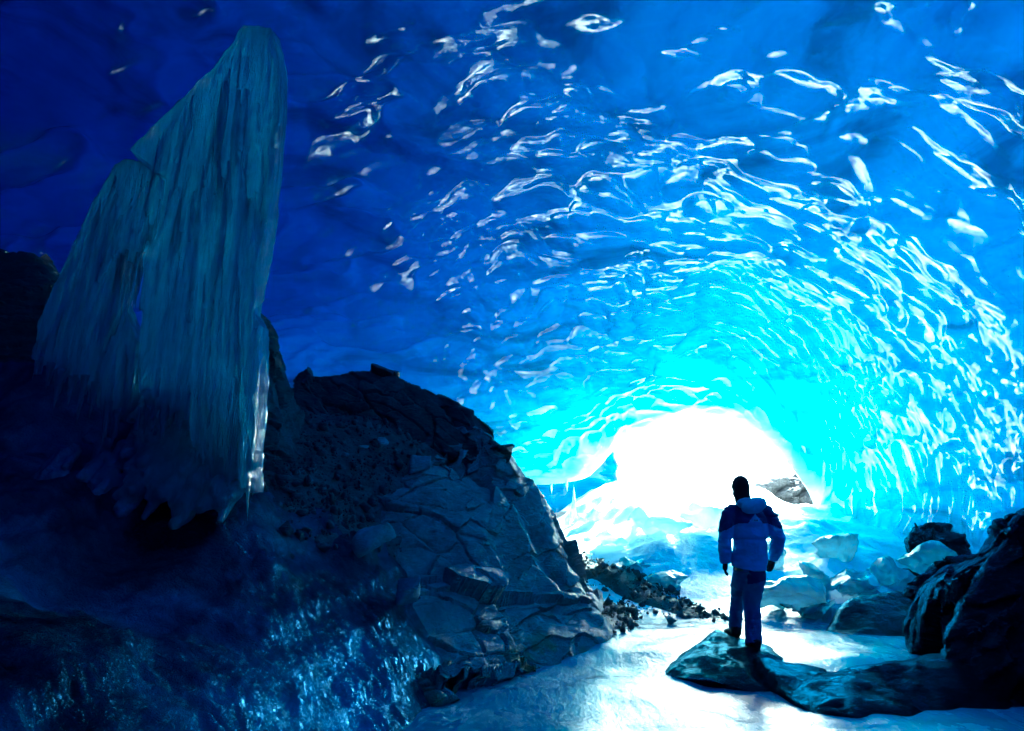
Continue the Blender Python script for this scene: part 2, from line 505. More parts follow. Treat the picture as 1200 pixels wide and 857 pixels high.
# make sure normals point outward (up at the crown)
if NRM[NU // 2, NV // 2, 2] < 0: NRM = -NRM
vv = np.linspace(0, 1, NV)
arc = np.zeros((NU, NV)); arc[:, 1:] = np.cumsum(np.linalg.norm(np.diff(G, axis=1), axis=2), axis=1)
arc -= arc[:, NV // 2][:, None]
Pf = G.reshape(-1, 3)
s_ = arc.ravel(); y_ = np.repeat(ys, NV); x_ = Pf[:, 0]; z_ = Pf[:, 2]
warp1 = fbm(Pf, .7, 3, 21) * .55; warp2 = fbm(Pf, .7, 3, 31) * .55
def scallop(w, l, seed, wa=1.0):
    f1, f2, cid = worley2((s_ + warp1 * wa) / w, (y_ + warp2 * wa) / l, seed)
    return f1, f2, cid
# masks: where the photograph's roof is scalloped
m_sc = sm(x_ / np.maximum(y_ + 1.0, 1) , -.28, .08) * sm(y_, 1.5, 6.5)
m_near = 1 - sm(y_, 7, 11)
f1, f2, cid = scallop(.78, .60, 2)
bowl = (1 - np.clip(f1 / .8, 0, 1) ** 2)
g1, g2, cid2 = scallop(.40, .30, 8)
bowl2 = (1 - np.clip(g1 / .8, 0, 1) ** 2)
h1_, h2_, cid3 = scallop(3.6, 2.4, 14, 2.0)
bowl3 = (1 - np.clip(h1_ / .85, 0, 1) ** 2)
m_sc = m_sc * (1 - .55 * sm(x_ / np.maximum(y_, 2), .60, .95) * sm(y_, 4, 8))
m_sc2 = m_sc
disp = m_sc * (bowl * (.05 + .10 * cid) * (.22 + .78 * m_near) + bowl2 * (.03 + .055 * cid2) * (1.6 - .6 * m_near))
disp += bowl3 * .34 * (.35 + .65 * (1 - m_near * .2)) * sm(RIM_Y - y_, 0, 3)
disp += fbm(Pf, .33, 4, 51) * .35 * sm(RIM_Y - y_, 0, 4)
# sharp folds on the dark left side
rid = 1 - np.abs(fbm(Pf * np.array([.45, .9, 1.2]), .9, 4, 61))
disp += (1 - m_sc) * (np.clip(rid - .8, 0, 1) * .9 + fbm(Pf * np.array([.5, 1, 1]), 2.2, 4, 71) * .05)
disp *= sm(y_, -11, -9)
rimfade = sm(RIM_Y - y_, 0, 1.2)
inner = Pf + NRM.reshape(-1, 3) * (disp * rimfade)[:, None]

# thickness of the ice above: thin at the mouth and on the sunny right side, thick on the left
xs = x_ - .2 * y_
T = .09 + 1.2 * sm(RIM_Y - y_, .0, 2.4) + .7 * sm(RIM_Y - y_, 1.5, 9) + .9 * sm(RIM_Y - y_, 6, 14)
T *= 1.25
T += .55 * sm(RIM_Y - y_, .8, 3.0)
T += 1.5 * sm(-xs, -.2, 2.6) * sm(RIM_Y - y_, .3, 3)
T += 4.2 * sm(-xs, -1.5, 5.0) * sm(RIM_Y - y_, 1.5, 7) + 2.0 * sm(-y_, -3, 3)
T *= 1 + .22 * fbm(Pf, .45, 3, 81)
# outer face: coarser grid
ou = np.unique(np.r_[np.arange(0, NU, 8), NU - 1]); ov = np.unique(np.r_[np.arange(0, NV, 8), NV - 1])
Gs = G[np.ix_(ou, ov)]; Ns = NRM[np.ix_(ou, ov)]; Ts = np.maximum(T.reshape(NU, NV)[np.ix_(ou, ov)], .08)
OUT = Gs + Ns * (Ts + .38 * sm(RIM_Y - ys[ou], 0, 3)[:, None])[..., None]
OUT[..., 1] = np.minimum(OUT[..., 1], RIM_Y - LEAN[ov][None] + .05)
OUT[..., 2] = np.maximum(OUT[..., 2], -1.0)
OUT[0] = OUT[0] + np.array([0, -2.5, 0])
def build_roof():
    nI = NU * NV; mu, mv = len(ou), len(ov)
    V = np.vstack([inner, OUT.reshape(-1, 3)])
    F1 = grid_faces(NU, NV); F2 = grid_faces(mu, mv, True) + nI
    faces = [tuple(f) for f in []]
    me = bpy.data.meshes.new('cave_roof')
    tri = []
    def stitch(a, b, flip):
        """a: fine chain, b: coarse chain with b[k] beside a[idx[k]]"""
        fine, coarse, idx = a, b[0], b[1]
        for k in range(len(coarse) - 1):
            seg = fine[idx[k]:idx[k + 1] + 1]
            h = len(seg) // 2
            for q in range(len(seg) - 1):
                tip = coarse[k] if q < h else coarse[k + 1]
                tri.append((seg[q], seg[q + 1], tip) if not flip else (seg[q + 1], seg[q], tip))
            tri.append((coarse[k], seg[h], coarse[k + 1]) if not flip else (coarse[k + 1], seg[h], coarse[k]))
    I = np.arange(nI).reshape(NU, NV); O = (nI + np.arange(mu * mv)).reshape(mu, mv)
    stitch(list(I[-1, :]), (list(O[-1, :]), list(ov)), False)
    stitch(list(I[0, :]), (list(O[0, :]), list(ov)), True)
    stitch(list(I[:, 0]), (list(O[:, 0]), list(ou)), False)
    stitch(list(I[:, -1]), (list(O[:, -1]), list(ou)), True)
    tri = np.array(tri)
    # loops by hand: quads then triangles
    Q = np.vstack([F1, F2])
    me.vertices.add(len(V)); me.vertices.foreach_set('co', V.astype(np.float32).ravel())
    li = np.r_[Q.ravel(), tri.ravel()].astype(np.int32)
    me.loops.add(len(li)); me.loops.foreach_set('vertex_index', li)
    ls = np.r_[np.arange(0, Q.size, 4), Q.size + np.arange(0, tri.size, 3)].astype(np.int32)
    me.polygons.add(len(ls)); me.polygons.foreach_set('loop_start', ls)
    me.update(calc_edges=True); me.validate()
    bm = bmesh.new(); bm.from_mesh(me); bmesh.ops.recalc_face_normals(bm, faces=bm.faces); bm.to_mesh(me); bm.free()
    me.polygons.foreach_set('use_smooth', np.ones(len(me.polygons), bool))
    return tag(link('cave_roof', me, M['cave']), kind='structure')
build_roof()

# ------------------------------------------------------------------ ground
def ground_z(x, y):
    x = np.asarray(x, float); y = np.asarray(y, float)
    P = np.stack([x.ravel(), y.ravel(), np.zeros(x.size)], 1)
    z = sm(y, 8.2, 14.5) * (1.2 + .85 * sm(x, .9, 3.0) - .6 * sm(x, 5.6, 7.2))
    z = z + np.clip(y - 17, 0, 200) * .16 + 9 * sm(y, 30, 90)
    n = (fbm(P, .55, 4, 5) * .10).reshape(x.shape)
    flow = (fbm(P * np.array([.5, 1.6, 1]), 1.3, 4, 9) * .035).reshape(x.shape)
    lump = (fbm(P, 1.1, 5, 15) * .26).reshape(x.shape) * sm(y, 8.5, 11)
    return z + n + flow + lump
def build_ground():
    gx = np.r_[-400, -200, -100, -50, -25, -14, np.linspace(-9, 9, 260), 14, 25, 50, 100, 200, 400]
    gy = np.r_[-300, -100, -40, -20, np.linspace(-12, 2, 60, endpoint=False), np.linspace(2, 18, 280), 19, 21, 24, 28, 34, 42, 55, 75, 100, 150, 250, 400]
    X, Y = np.meshgrid(gx, gy, indexing='ij')
    Z = ground_z(X, Y)
    V = np.stack([X, Y, Z], 2).reshape(-1, 3)
    me = mesh_np('ground', V, grid_faces(len(gx), len(gy), True))
    o = tag(link('ground', me, M['floor']), kind='structure')
    me.materials.append(M['snow'])
    c = np.empty(len(me.polygons) * 3, np.float32); me.polygons.foreach_get('center', c); c = c.reshape(-1, 3)
    idx = ((c[:, 1] + fbm(c, 1.2, 4, 33) * 1.0 + .25 * (c[:, 0] < 0)) > 9.3).astype(np.int32)
    me.polygons.foreach_set('material_index', idx)
    # make sure it faces up
    if me.polygons[0].normal.z < 0: me.flip_normals()
    return o
build_ground()

# ------------------------------------------------------------------ rock tools
def ground_hit(px, py, y0=3.0, y1=40.0):
    """where the ray through a photo pixel meets the ground"""
    ys_ = np.linspace(y0, y1, 600)
    d = W(px, py, 1.0) - np.array([0, 0, CAM_Z])
    P = np.array([0, 0, CAM_Z]) + d[None] * ys_[:, None]
    gz = ground_z(P[:, 0], P[:, 1])
    k = np.argmax(P[:, 2] <= gz)
    return np.array([P[k, 0], P[k, 1], gz[k]])

def rotm(a, b, c):
    from mathutils import Euler
    return np.array(Euler((a, b, c)).to_matrix())

def crag(amp=.12, crack=.05, scale=1.6, rot=(.5, .35, .4), sq=(1, 1, 2.6), seed=0, fine=.02):
    """broken, layered rock: offset steps between joint-bounded blocks, open cracks, rough grain"""
    RM = rotm(*rot)
    def d1(P, Nn):
        q = (P @ RM.T) * np.array(sq)
        wq = q + np.stack([fbm(P, .8, 4, seed + k) for k in (40, 41, 42)], 1) * .55
        f1, f2, cid, tl = worley(wq, scale, seed, tilt=True)
        e = f2 - f1
        g1, g2, cid2, tl2 = worley(wq, scale * 3.1, seed + 20, tilt=True)
        e2 = g2 - g1
        o = ((cid - .5) * .9 + tl * 1.9) * amp + ((cid2 - .5) * .22 + tl2 * .42) * amp
        o -= (crack * np.exp(-(e / .035) ** 2) + crack * .5 * np.exp(-(e2 / .05) ** 2)) * sm(fbm(P, .9, 3, seed + 66), -.15, .25)
        o += fbm(P, .9, 2, seed + 60) * amp * .5 + fbm(wq * np.array([1, 1, 2]), 5, 3, seed + 70) * amp * .08
        return o
    def d2(P, Nn):
        return fbm(P, 7, 3, seed + 80) * fine + fbm((P @ RM.T) * np.array(sq), 5, 3, seed + 90) * fine * 1.2
    return [d1, d2]

def smooth_rock(amp=.12, seed=0, fine=.012, sq=(1, 1, 1.6)):
    def d1(P, Nn):
        return fbm(P * np.array(sq), .9, 4, seed) * amp + (np.abs(fbm(P, 1.7, 3, seed + 8)) - .3) * -amp * .8
    def d2(P, Nn):
        return fbm(P, 5, 4, seed + 30) * fine
    return [d1, d2]

def rock(name, hulls, voxel, disp, mat, label, cat='rock', group=None, smooth_iter=2, low=False, sharp=True):
    """hulls: lists of (px, py, Y, depth): each point also gets a partner depth metres further back"""
    bm = bmesh.new()
    for h in hulls:
        pts = []
        for p in h:
            if len(p) == 4:
                a = W(p[0], p[1], p[2]); pts.append(a)
                b = a.copy(); b[1] += p[3]; b[0] += p[3] * a[0] / a[1]; b[2] = a[2] * .8 + .1; pts.append(b)
                if low:
                    b[2] = CAM_Z + (a[2] - CAM_Z) * (1 + p[3] / a[1]) - .02; c_ = a.copy(); c_[2] = -.6; c_[1] += .1; pts.append(c_); c2 = b.copy(); c2[2] = -.6; pts.append(c2)
            else:
                pts.append(np.array(p[1:]) if p[0] == 'w' else np.array(p))
        hull_bm(bm, pts)
    me = remesh(bm, voxel, smooth_iter, disp)
    me.name = name
    if sharp: me.set_sharp_from_angle(angle=math.radians(30))
    o = link(name, me, mat); recenter(o)
    return tag(o, label, cat, group)

def stone_mesh(name, size, seed, voxel=None, disp=True):
    r = np.random.RandomState(seed)
    bm = bmesh.new()
    k = 11
    p = r.normal(size=(k, 3)); p /= np.linalg.norm(p, axis=1)[:, None]
    p *= r.uniform(.75, 1.0, (k, 1))
    pts = p * np.array(size) / 2 + np.array([0, 0, size[2] * .38])
    hull_bm(bm, pts)
    v = voxel or max(size) / 26
    s = max(size)
    return remesh(bm, v, 1, (lambda P, Nn: fbm(P / s, 3.0, 4, seed) * .05 * s) if disp else None)

# ------------------------------------------------------------------ glazed slope on the left
SL = [(0,857,2.4),(150,857,2.7),(300,857,3.3),(430,857,4.1),(0,740,2.9),(150,740,3.35),(300,740,3.9),(440,745,4.7),
      (470,822,4.5),(0,640,3.7),(120,650,4.0),(250,640,4.25),(380,665,5.0),(0,560,4.5),(300,600,4.7),(330,590,5.3),(430,640,5.5),(180,585,4.5),(245,560,4.62),(285,570,4.75),(110,560,4.6)]
_p = np.array([W(*q) for q in SL])
_extra = np.array([(-4.5, 1, .55), (-3.2, 0, .1), (-1.5, .5, -.3), (-.45, 4.4, -.35), (-.5, 3, -.35), (0, 5.4, -.7), (-.2, 2, -.4),
                   (-6.5, 3.5, 1.6), (-6.5, 6, 2.3), (-3.0, 7, 2.2), (-5, 5.2, 2.25), (-7.5, 8, 2.6), (-3.2, 5.2, 1.9)])
_p = np.vstack([_p, _extra])
slope_f = tps(_p[:, :2], _p[:, 2], .02)
def slope_z(x, y):
    x = np.asarray(x, float); y = np.asarray(y, float)
    z = slope_f(x, y)
    P = np.stack([x.ravel(), y.ravel(), z.ravel() * 1.2], 1)
    r1 = 1 - np.abs(fbm(P * np.array([.8, 1.5, 1]), 1.3, 4, 101))
    z = z + fbm(P, .8, 4, 102) * .16 + (r1 - .75) * .12
    z = z + fbm(P * np.array([1, 1.9, 1]), 4.5, 5, 104) * .05 + fbm(P * np.array([1, 2.2, 1]), 11, 3, 105) * .02
    # frozen terraces
    st = z * 3.1 + fbm(P, 1.1, 2, 107) * .9
    z = z + (sm(st - np.floor(st), .35, .75) - (st - np.floor(st))) * .07
    return z.reshape(x.shape)
gx, gy = np.meshgrid(np.linspace(-8.5, .1, 430), np.linspace(-1.0, 8.0, 450), indexing='ij')
gz = slope_z(gx, gy)
me = mesh_np('ice_slope', np.stack([gx, gy, gz], 2).reshape(-1, 3), grid_faces(430, 450, True))
if me.polygons[0].normal.z < 0: me.flip_normals()
tag(link('ice_slope', me, M['glaze']), kind='structure')

# ------------------------------------------------------------------ the big outcrop in the middle
rock('rock_outcrop', [
    [(478,826,4.9,2), (520,832,4.85,2), (600,808,5.6,2), (645,790,6.2,2), (702,752,7.2,1.2), (690,712,7.5,1.2), (640,700,6.9,1.5),
     (560,690,6.3,2), (470,690,5.7,2), (445,700,5.4,2), (462,760,5.0,2)],
    [(470,700,5.9,2), (425,640,5.9,2), (430,560,6.7,2), (520,520,7.1,1.5), (600,600,7.3,1.5), (655,700,7.2,1.5), (560,720,6.5,2)],
    [(560,492,7.6,1.6), (592,520,7.8,1.5), (622,560,7.9,1.3), (645,600,8.0,1.2), (664,660,7.9,1.0), (690,730,7.6,1.0), (560,700,7.0,2), (520,560,7.2,2), (510,500,7.6,2)],
    ], .017, crag(.13, .055, .62, seed=3, fine=.010, sq=(.75, 1.2, 2.0)), M['rock'],
    'big grey green layered rock outcrop rising from the ice in the middle of the cave', 'rock')
rock('rock_ridge', [
    [(348,437,7.6,1.6), (395,434,7.8,1.6), (440,430,7.9,1.5), (500,452,7.9,1.5), (550,480,7.8,1.3), (560,520,7.6,1.5), (500,560,7.2,1.5), (420,540,7.2,1.5), (350,520,7.2,1.5)],
    [(520,470,7.7,1.2), (556,482,7.7,1.2), (584,500,7.8,1.2), (590,535,7.8,1.2), (540,545,7.5,1.2)],
    ], .019, crag(.12, .06, .75, seed=13, rot=(.2, -.6, .2), fine=.010), M['rock_dark'],
    'dark jointed rock ridge on top of the outcrop against the blue ice', 'rock')
rock('rock_pinnacle', [
    [(285,362,6.2,1.0), (303,366,6.2,1.0), (322,385,6.3,1.0), (338,425,6.5,1.1), (356,500,6.7,1.2), (364,580,6.3,1.2), (330,620,5.6,1.4), (280,600,5.4,1.4), (262,480,6.0,1.2)],
    ], .024, crag(.07, .03, 1.3, seed=23, rot=(1.2, .1, .2), fine=.016), M['rock_dark'],
    'dark steep pinnacle of rock just right of the frozen waterfall', 'rock')
rock('rock_shoulder', [
    [(-60,285,6.6,1.2), (0,296,6.4,1.2), (40,300,6.4,1.2), (68,312,6.5,1.2), (70,380,6.4,1.2), (60,440,6.0,1.2), (100,520,5.4,1.5), (0,520,5.2,1.5), (-80,500,5.2,1.5), (-120,320,6.4,1.2)],
    ], .028, crag(.10, .03, 1.3, seed=33), M['rock_dark'],
    'black rock shoulder at the far left behind the frozen waterfall', 'rock')
rock('rock_ledge', [
    [(-40,430,5.4,1.0), (30,425,5.3,1.0), (100,450,5.2,1.0), (180,470,5.1,1), (250,500,5.0,1), (290,560,4.9,1), (280,640,4.5,1.2), (120,645,4.4,1.2), (60,600,4.6,1.2), (-40,560,4.7,1.2)],
    ], .024, smooth_rock(.14, 43, .03), M['glaze'],
    'dark blue ice-glazed ledge under the foot of the frozen waterfall', 'rock')

# scree between pinnacle and outcrop, with its gravel
def px_sheet(name, ctrl, x0, x1, y0, y1, nx, ny, mat, rough=.05, seed=0):
    c = np.array(ctrl, float)
    f = tps(c[:, :2] / 100, c[:, 2], .01)
    X, Yp = np.meshgrid(np.linspace(x0, x1, nx), np.linspace(y0, y1, ny), indexing='ij')
    D = f(X / 100, Yp / 100)
    P = np.array([W(a, b, d) for a, b, d in zip(X.ravel(), Yp.ravel(), D)])
    return f, P
scf, SP_ = px_sheet('scree', [(290,600,5.0),(440,660,5.5),(300,480,6.3),(345,450,7.1),(470,500,7.3),(430,600,6.1),(540,560,7.5),(380,560,6.0)], 285, 560, 455, 680, 110, 90, None)
n_ = np.zeros_like(SP_)
SP_[:, 1] -= fbm(SP_, 1.5, 4, 202) * .10 + fbm(SP_, 6, 3, 203) * .03
SP_[:, 2] += fbm(SP_, 3, 4, 204) * .07
_py = np.tile(np.linspace(455, 680, 90), 110); SP_[:, 2] -= .9 * sm(_py, 628, 680)
def add_stones(V, Fq, centres, sizes, seed):
    r = np.random.RandomState(seed)
    base = np.array([(0,0,1),(1,0,0),(0,1,0),(-1,0,0),(0,-1,0),(0,0,-1),(.6,.6,.5),(-.6,.5,.55),(-.5,-.6,.5),(.55,-.6,.45)], float)
    bmx = bmesh.new(); hull_bm(bmx, base); bmesh.ops.triangulate(bmx, faces=bmx.faces)
    bmx.verts.ensure_lookup_table(); bmx.verts.index_update()
    bv = np.array([v.co[:] for v in bmx.verts]); bf = np.array([[v.index for v in f.verts] for f in bmx.faces]); bmx.free()
    vs, fs = [V], [Fq]; off = len(V)
    for c, s in zip(centres, sizes):
        m = rotm(*r.uniform(0, 6.28, 3))
        q = (bv * r.uniform(.6, 1.2, bv.shape)) * np.array([1, .8, .55]) @ m.T * s + c
        vs.append(q); fs.append(bf + off); off += len(q)
    return np.vstack(vs), np.vstack(fs)
quad = grid_faces(110, 90)
PX_ = np.repeat(np.linspace(285, 560, 110), 90); PY_ = np.tile(np.linspace(455, 680, 90), 110)
okv = PY_ > np.interp(PX_, [285, 350, 440, 500, 545, 560], [480, 478, 490, 520, 575, 640])
quad = quad[okv[quad].all(1)]
tri0 = np.vstack([quad[:, [0, 1, 2]], quad[:, [0, 2, 3]]])
pick = RNG.choice(np.nonzero(okv)[0], 2600)
sz = np.minimum(.012 * RNG.pareto(1.7, 2600) + .014, .085)
V_, F_ = add_stones(SP_, tri0, SP_[pick] + RNG.normal(0, .02, (2600, 3)), sz, 5)
me = mesh_np('scree', V_, F_, smooth=False)
tag(link('scree', me, M['rock_dark']), kind='stuff', label='dark gravel and broken scree between the rock pinnacle and the outcrop', cat='gravel')

# loose stones one can tell apart
def stone(px, py, size, seed, mat, label, Y=None, group=None, rz=0., tilt=0.):
    me = stone_mesh('stone', size, seed)
    o = link('stone', me, M[mat])
    p = ground_hit(px, py) if Y is None else W(px, py, Y)
    o.location = Vector(p) - Vector((0, 0, size[2] * .06)); o.rotation_euler = (tilt, 0, rz)
    return tag(o, label, 'stone', group)
sd_ = lambda a, b: float(scf(a / 100, b / 100)[0]) - .12
stone(490, 556, (.46, .30, .40), 41, 'rock_pale', 'largest pale angular slab standing in the scree below the dark ridge', Y=sd_(490, 556), rz=.6, tilt=.3)
stone(447, 524, (.20, .16, .19), 42, 'rock_pale', 'small rounded pale stone in the scree, upper left of the big slab', Y=sd_(447, 524))
stone(428, 528, (.22, .13, .09), 43, 'rock', 'flat grey stone beside the rounded pale one', Y=sd_(428, 528), rz=.3)
stone(404, 536, (.12, .10, .09), 44, 'rock', 'little blue grey stone at the left of the scree', Y=sd_(404, 536))
stone(543, 536, (.14, .10, .20), 45, 'rock_pale', 'small pointed pale stone right of the big slab', Y=7.0)
stone(513, 578, (.30, .2, .16), 46, 'rock', 'broad grey block at the lower right edge of the scree', Y=6.75, rz=1.0)
stone(440, 655, (.66, .22, .50), 47, 'rock_pale', 'large pale teal slab leaning on the left face of the outcrop', Y=5.45, rz=.35, tilt=.2)
stone(478, 716, (.34, .2, .50), 48, 'rock_pale', 'pale upright slab low on the left edge of the outcrop', Y=5.35, rz=.1, tilt=.2)
stone(787, 733, (.20, .17, .15), 49, 'rock', 'single grey stone lying on the bright ice left of the person')
stone(806, 724, (.13, .12, .08), 50, 'rock', 'small grey stone at the edge of the gravel just behind the single stone')

# gravel banks running down from the snow
def bank(name, path, width, hgt, n, seed, label):
    pts = [ground_hit(a, b) for a, b in path]
    P = spline_resample(np.array(pts), 70)
    T_ = np.gradient(P, axis=0); T_[:, 2] = 0; T_ /= np.linalg.norm(T_, axis=1)[:, None]
    S_ = np.stack([-T_[:, 1], T_[:, 0], T_[:, 0] * 0], 1)
    vs = np.linspace(-1, 1, 25)
    V = P[:, None] + S_[:, None] * (vs[None, :, None] * width * (.55 + .45 * np.sin(np.linspace(0, 1, 70) * math.pi))[:, None, None])
    V = V.reshape(-1, 3)
    prof = np.tile(1 - np.abs(vs) ** 2, 70) * np.repeat(np.sin(np.linspace(0, 1, 70) * math.pi) ** .5, 25)
    V[:, 2] = ground_z(V[:, 0], V[:, 1]) - .05 + prof * (hgt + fbm(V, 2.2, 3, seed) * hgt * .5)
    quad = grid_faces(70, 25); tri0 = np.vstack([quad[:, [0, 1, 2]], quad[:, [0, 2, 3]]])
    r = np.random.RandomState(seed)
    pk = r.randint(0, len(V), n)
    s = np.minimum(.012 * r.pareto(1.6, n) + .012, .09)
    c = V[pk] + r.normal(0, .03, (n, 3)); c[:, :2] += r.normal(0, .09, (n, 2)); c[:, 2] = np.maximum(c[:, 2], ground_z(c[:, 0], c[:, 1]))
    V2, F2 = add_stones(V, tri0, c, s, seed)
    me = mesh_np(name, V2, F2, smooth=False)
    return tag(link(name, me, M['rock_dark']), label, 'gravel', kind='stuff')
bank('gravel', [(655,650), (690,668), (740,690), (790,712), (850,725)], .34, .16, 900, 71, 'dark gravel band running down the snow towards the person')
bank('gravel', [(700,745), (712,735), (722,722), (735,715)], .28, .2, 500, 72, 'dark gravel heap at the right foot of the outcrop')

# ------------------------------------------------------------------ rocks on the right
rock('rock_mound', [
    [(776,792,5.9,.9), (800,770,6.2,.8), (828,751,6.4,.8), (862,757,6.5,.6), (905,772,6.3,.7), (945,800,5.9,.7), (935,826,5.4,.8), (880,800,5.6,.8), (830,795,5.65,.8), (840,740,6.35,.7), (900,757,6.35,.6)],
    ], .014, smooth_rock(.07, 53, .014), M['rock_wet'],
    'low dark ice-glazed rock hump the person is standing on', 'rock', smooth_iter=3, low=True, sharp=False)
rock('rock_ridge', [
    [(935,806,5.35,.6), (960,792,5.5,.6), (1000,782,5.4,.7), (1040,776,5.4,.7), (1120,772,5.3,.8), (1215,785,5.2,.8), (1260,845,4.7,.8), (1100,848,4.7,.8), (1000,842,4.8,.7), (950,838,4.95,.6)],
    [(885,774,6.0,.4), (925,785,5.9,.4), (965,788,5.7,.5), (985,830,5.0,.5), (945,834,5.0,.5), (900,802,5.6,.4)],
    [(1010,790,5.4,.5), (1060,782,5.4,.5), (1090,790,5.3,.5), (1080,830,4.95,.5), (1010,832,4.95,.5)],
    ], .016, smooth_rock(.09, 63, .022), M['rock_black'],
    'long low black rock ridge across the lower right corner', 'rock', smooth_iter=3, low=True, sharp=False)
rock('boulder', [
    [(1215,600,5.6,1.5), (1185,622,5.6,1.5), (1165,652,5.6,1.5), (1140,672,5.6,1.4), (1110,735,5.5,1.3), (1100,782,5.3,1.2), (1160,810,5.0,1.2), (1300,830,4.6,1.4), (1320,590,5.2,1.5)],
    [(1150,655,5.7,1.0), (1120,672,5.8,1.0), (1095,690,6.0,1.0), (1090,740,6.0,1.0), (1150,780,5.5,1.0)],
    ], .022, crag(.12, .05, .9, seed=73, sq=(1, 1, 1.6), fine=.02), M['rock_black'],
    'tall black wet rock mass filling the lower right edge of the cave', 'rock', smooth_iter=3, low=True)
rock('rock_slab', [
    [(968,744,7.4,.9), (985,716,7.7,.8), (1012,700,7.9,.7), (1050,694,7.9,.8), (1110,700,7.7,.8), (1130,758,6.9,1.0), (1040,755,7.1,.9)],
    ], .018, smooth_rock(.08, 83, .02), M['rock_wet'],
    'glistening low rock slab on the ice, right of the person', 'rock', smooth_iter=3, low=True)
rock('rock_slab', [
    [(1070,700,7.6,.8), (1095,668,7.9,.8), (1130,652,8.1,.8), (1180,650,7.6,.9), (1200,740,6.6,1), (1110,752,6.8,1.0)],
    ], .02, crag(.09, .04, 1.0, seed=93, sq=(1, 1, 1.6), fine=.02), M['rock_black'],
    'dark slanting rock between the glistening slab and the tall black mass', 'rock', smooth_iter=3, low=True)
rock('boulder', [
    [(1064,634,10.0,.8), (1074,622,10.2,.6), (1094,616,10.3,.6), (1114,620,10.2,.6), (1130,634,10.0,.8), (1100,646,9.8,.8)],
    ], .02, crag(.06, .02, 1.6, seed=103), M['rock_wet'], low=True, label=
    'dark rock frozen into the base of the blue right wall', cat='boulder')
rock('boulder', [
    [(880,578,16.4,2), (902,566,16.6,2), (930,557,16.6,2), (960,556,16.4,2), (985,575,16.2,2), (990,650,15.9,2), (915,660,15.7,2), (898,610,15.9,2)],
    ], .05, crag(.18, .06, 1.0, seed=113), M['rock_far'],
    'grey weathered rock outside the cave mouth behind the person', 'boulder')

# ------------------------------------------------------------------ ice at the mouth
me = None
def ice_block(px, py, size, seed, label, mat='block', rz=0., tilt=0., sink=.12, Y=None):
    r = np.random.RandomState(seed)
    bm = bmesh.new()
    for k in range(3):
        p = r.normal(size=(9, 3)); p /= np.linalg.norm(p, axis=1)[:, None]
        q = p * np.array(size) * .5 * r.uniform(.75, 1.05) * (1 if k == 0 else .7)
        q += np.array([r.uniform(-.28, .28) * size[0], r.uniform(-.28, .28) * size[1], size[2] * (.40 - .1 * k)]) * (1 if k else 0) + np.array([0, 0, size[2] * .42]) * (0 if k else 1)
        hull_bm(bm, q)
    s = max(size)
    me = remesh(bm, s / 34, 3, lambda P, Nn: fbm(P / s, 2.2, 4, seed) * .08 * s - np.abs(fbm(P / s, 4.5, 2, seed + 4)) * .05 * s - (worley(P / s, 5.0, seed)[0] - .4) * .045 * s)
    o = link('ice_block', me, M[mat])
    p = ground_hit(px, py) if Y is None else W(px, py, Y)
    o.location = Vector(p) - Vector((0, 0, size[2] * sink)); o.rotation_euler = (tilt, 0, rz)
    return tag(o, label, 'ice block')
ice_block(925, 722, (1.25, .95, .78), 301, 'big rounded pale ice block just right of the person')
ice_block(968, 728, (.70, .6, .42), 302, 'low ice block at the right foot of the big rounded one')
ice_block(905, 665, (.9, .8, .8), 303, 'jagged white ice block on the slope behind the person')
ice_block(950, 690, (.85, .7, .7), 304, 'blue white ice block behind the big rounded one')
ice_block(790, 690, (.95, .7, .40), 307, 'broad flat ice block in the middle of the snow slope')
ice_block(748, 668, (.85, .7, .36), 308, 'flat ice block near the end of the gravel band')
ice_block(715, 640, (.8, .6, .36), 309, 'small ice lump below the hanging icicles')
ice_block(690, 612, (1.0, .7, .42), 310, 'ice lump at the foot of the blue recess')
ice_block(765, 620, (1.4, 1.1, .8), 311, 'large white ice hummock left of centre in the cave mouth')
ice_block(830, 625, (1.5, 1.2, .9), 312, 'large white ice hummock in the centre of the cave mouth')
ice_block(1000, 700, (1.1, .8, .6), 313, 'clear blue ice block against the right wall beside the big rounded one')
ice_block(1045, 690, (1.1, .8, .65), 314, 'clear blue ice block behind the glistening rock slab')
ice_block(1095, 665, (1.1, .8, .6), 315, 'clear blue ice block under the rock frozen into the wall', Y=8.8)
ice_block(985, 655, (1.0, .8, .7), 316, 'blue ice hump at the base of the wall near the cave mouth')
stone(942, 685, (.24, .18, .22), 52, 'rock_dark', 'small black stone lying between the ice blocks right of the person')

# blue recess behind the hanging lip, left of the mouth
bm = bmesh.new()
hull_bm(bm, [(-5.5, 16.2, -1), (-5.5, 16.2, 6.0), (.9, 16.6, 6.0), (2.9, 17.6, 4.6), (3.6, 17.8, -1), (-5.5, 18.6, -1), (-5.5, 18.6, 6), (1.6, 18.9, 6.0), (3.6, 19.5, 4.6), (4.2, 19.6, -1)])
me = remesh(bm, .09, 2, lambda P, Nn: fbm(P * np.array([1, 1, 2]), .8, 4, 401) * .22)
o = link('ice_wall', me, M['cave']); recenter(o)
tag(o, 'deep blue ice wall of the recess under the hanging lip left of the cave mouth', 'ice wall')
rock('boulder', [[(590,606,15.6,.8), (640,600,15.8,.6), (690,606,15.8,.6), (700,618,15.4,.6), (600,625,15.3,.8)]], .04, crag(.08, .02, 1.5, seed=123), M['rock_dark'],
     'dark low rock at the bottom of the blue recess', 'boulder')

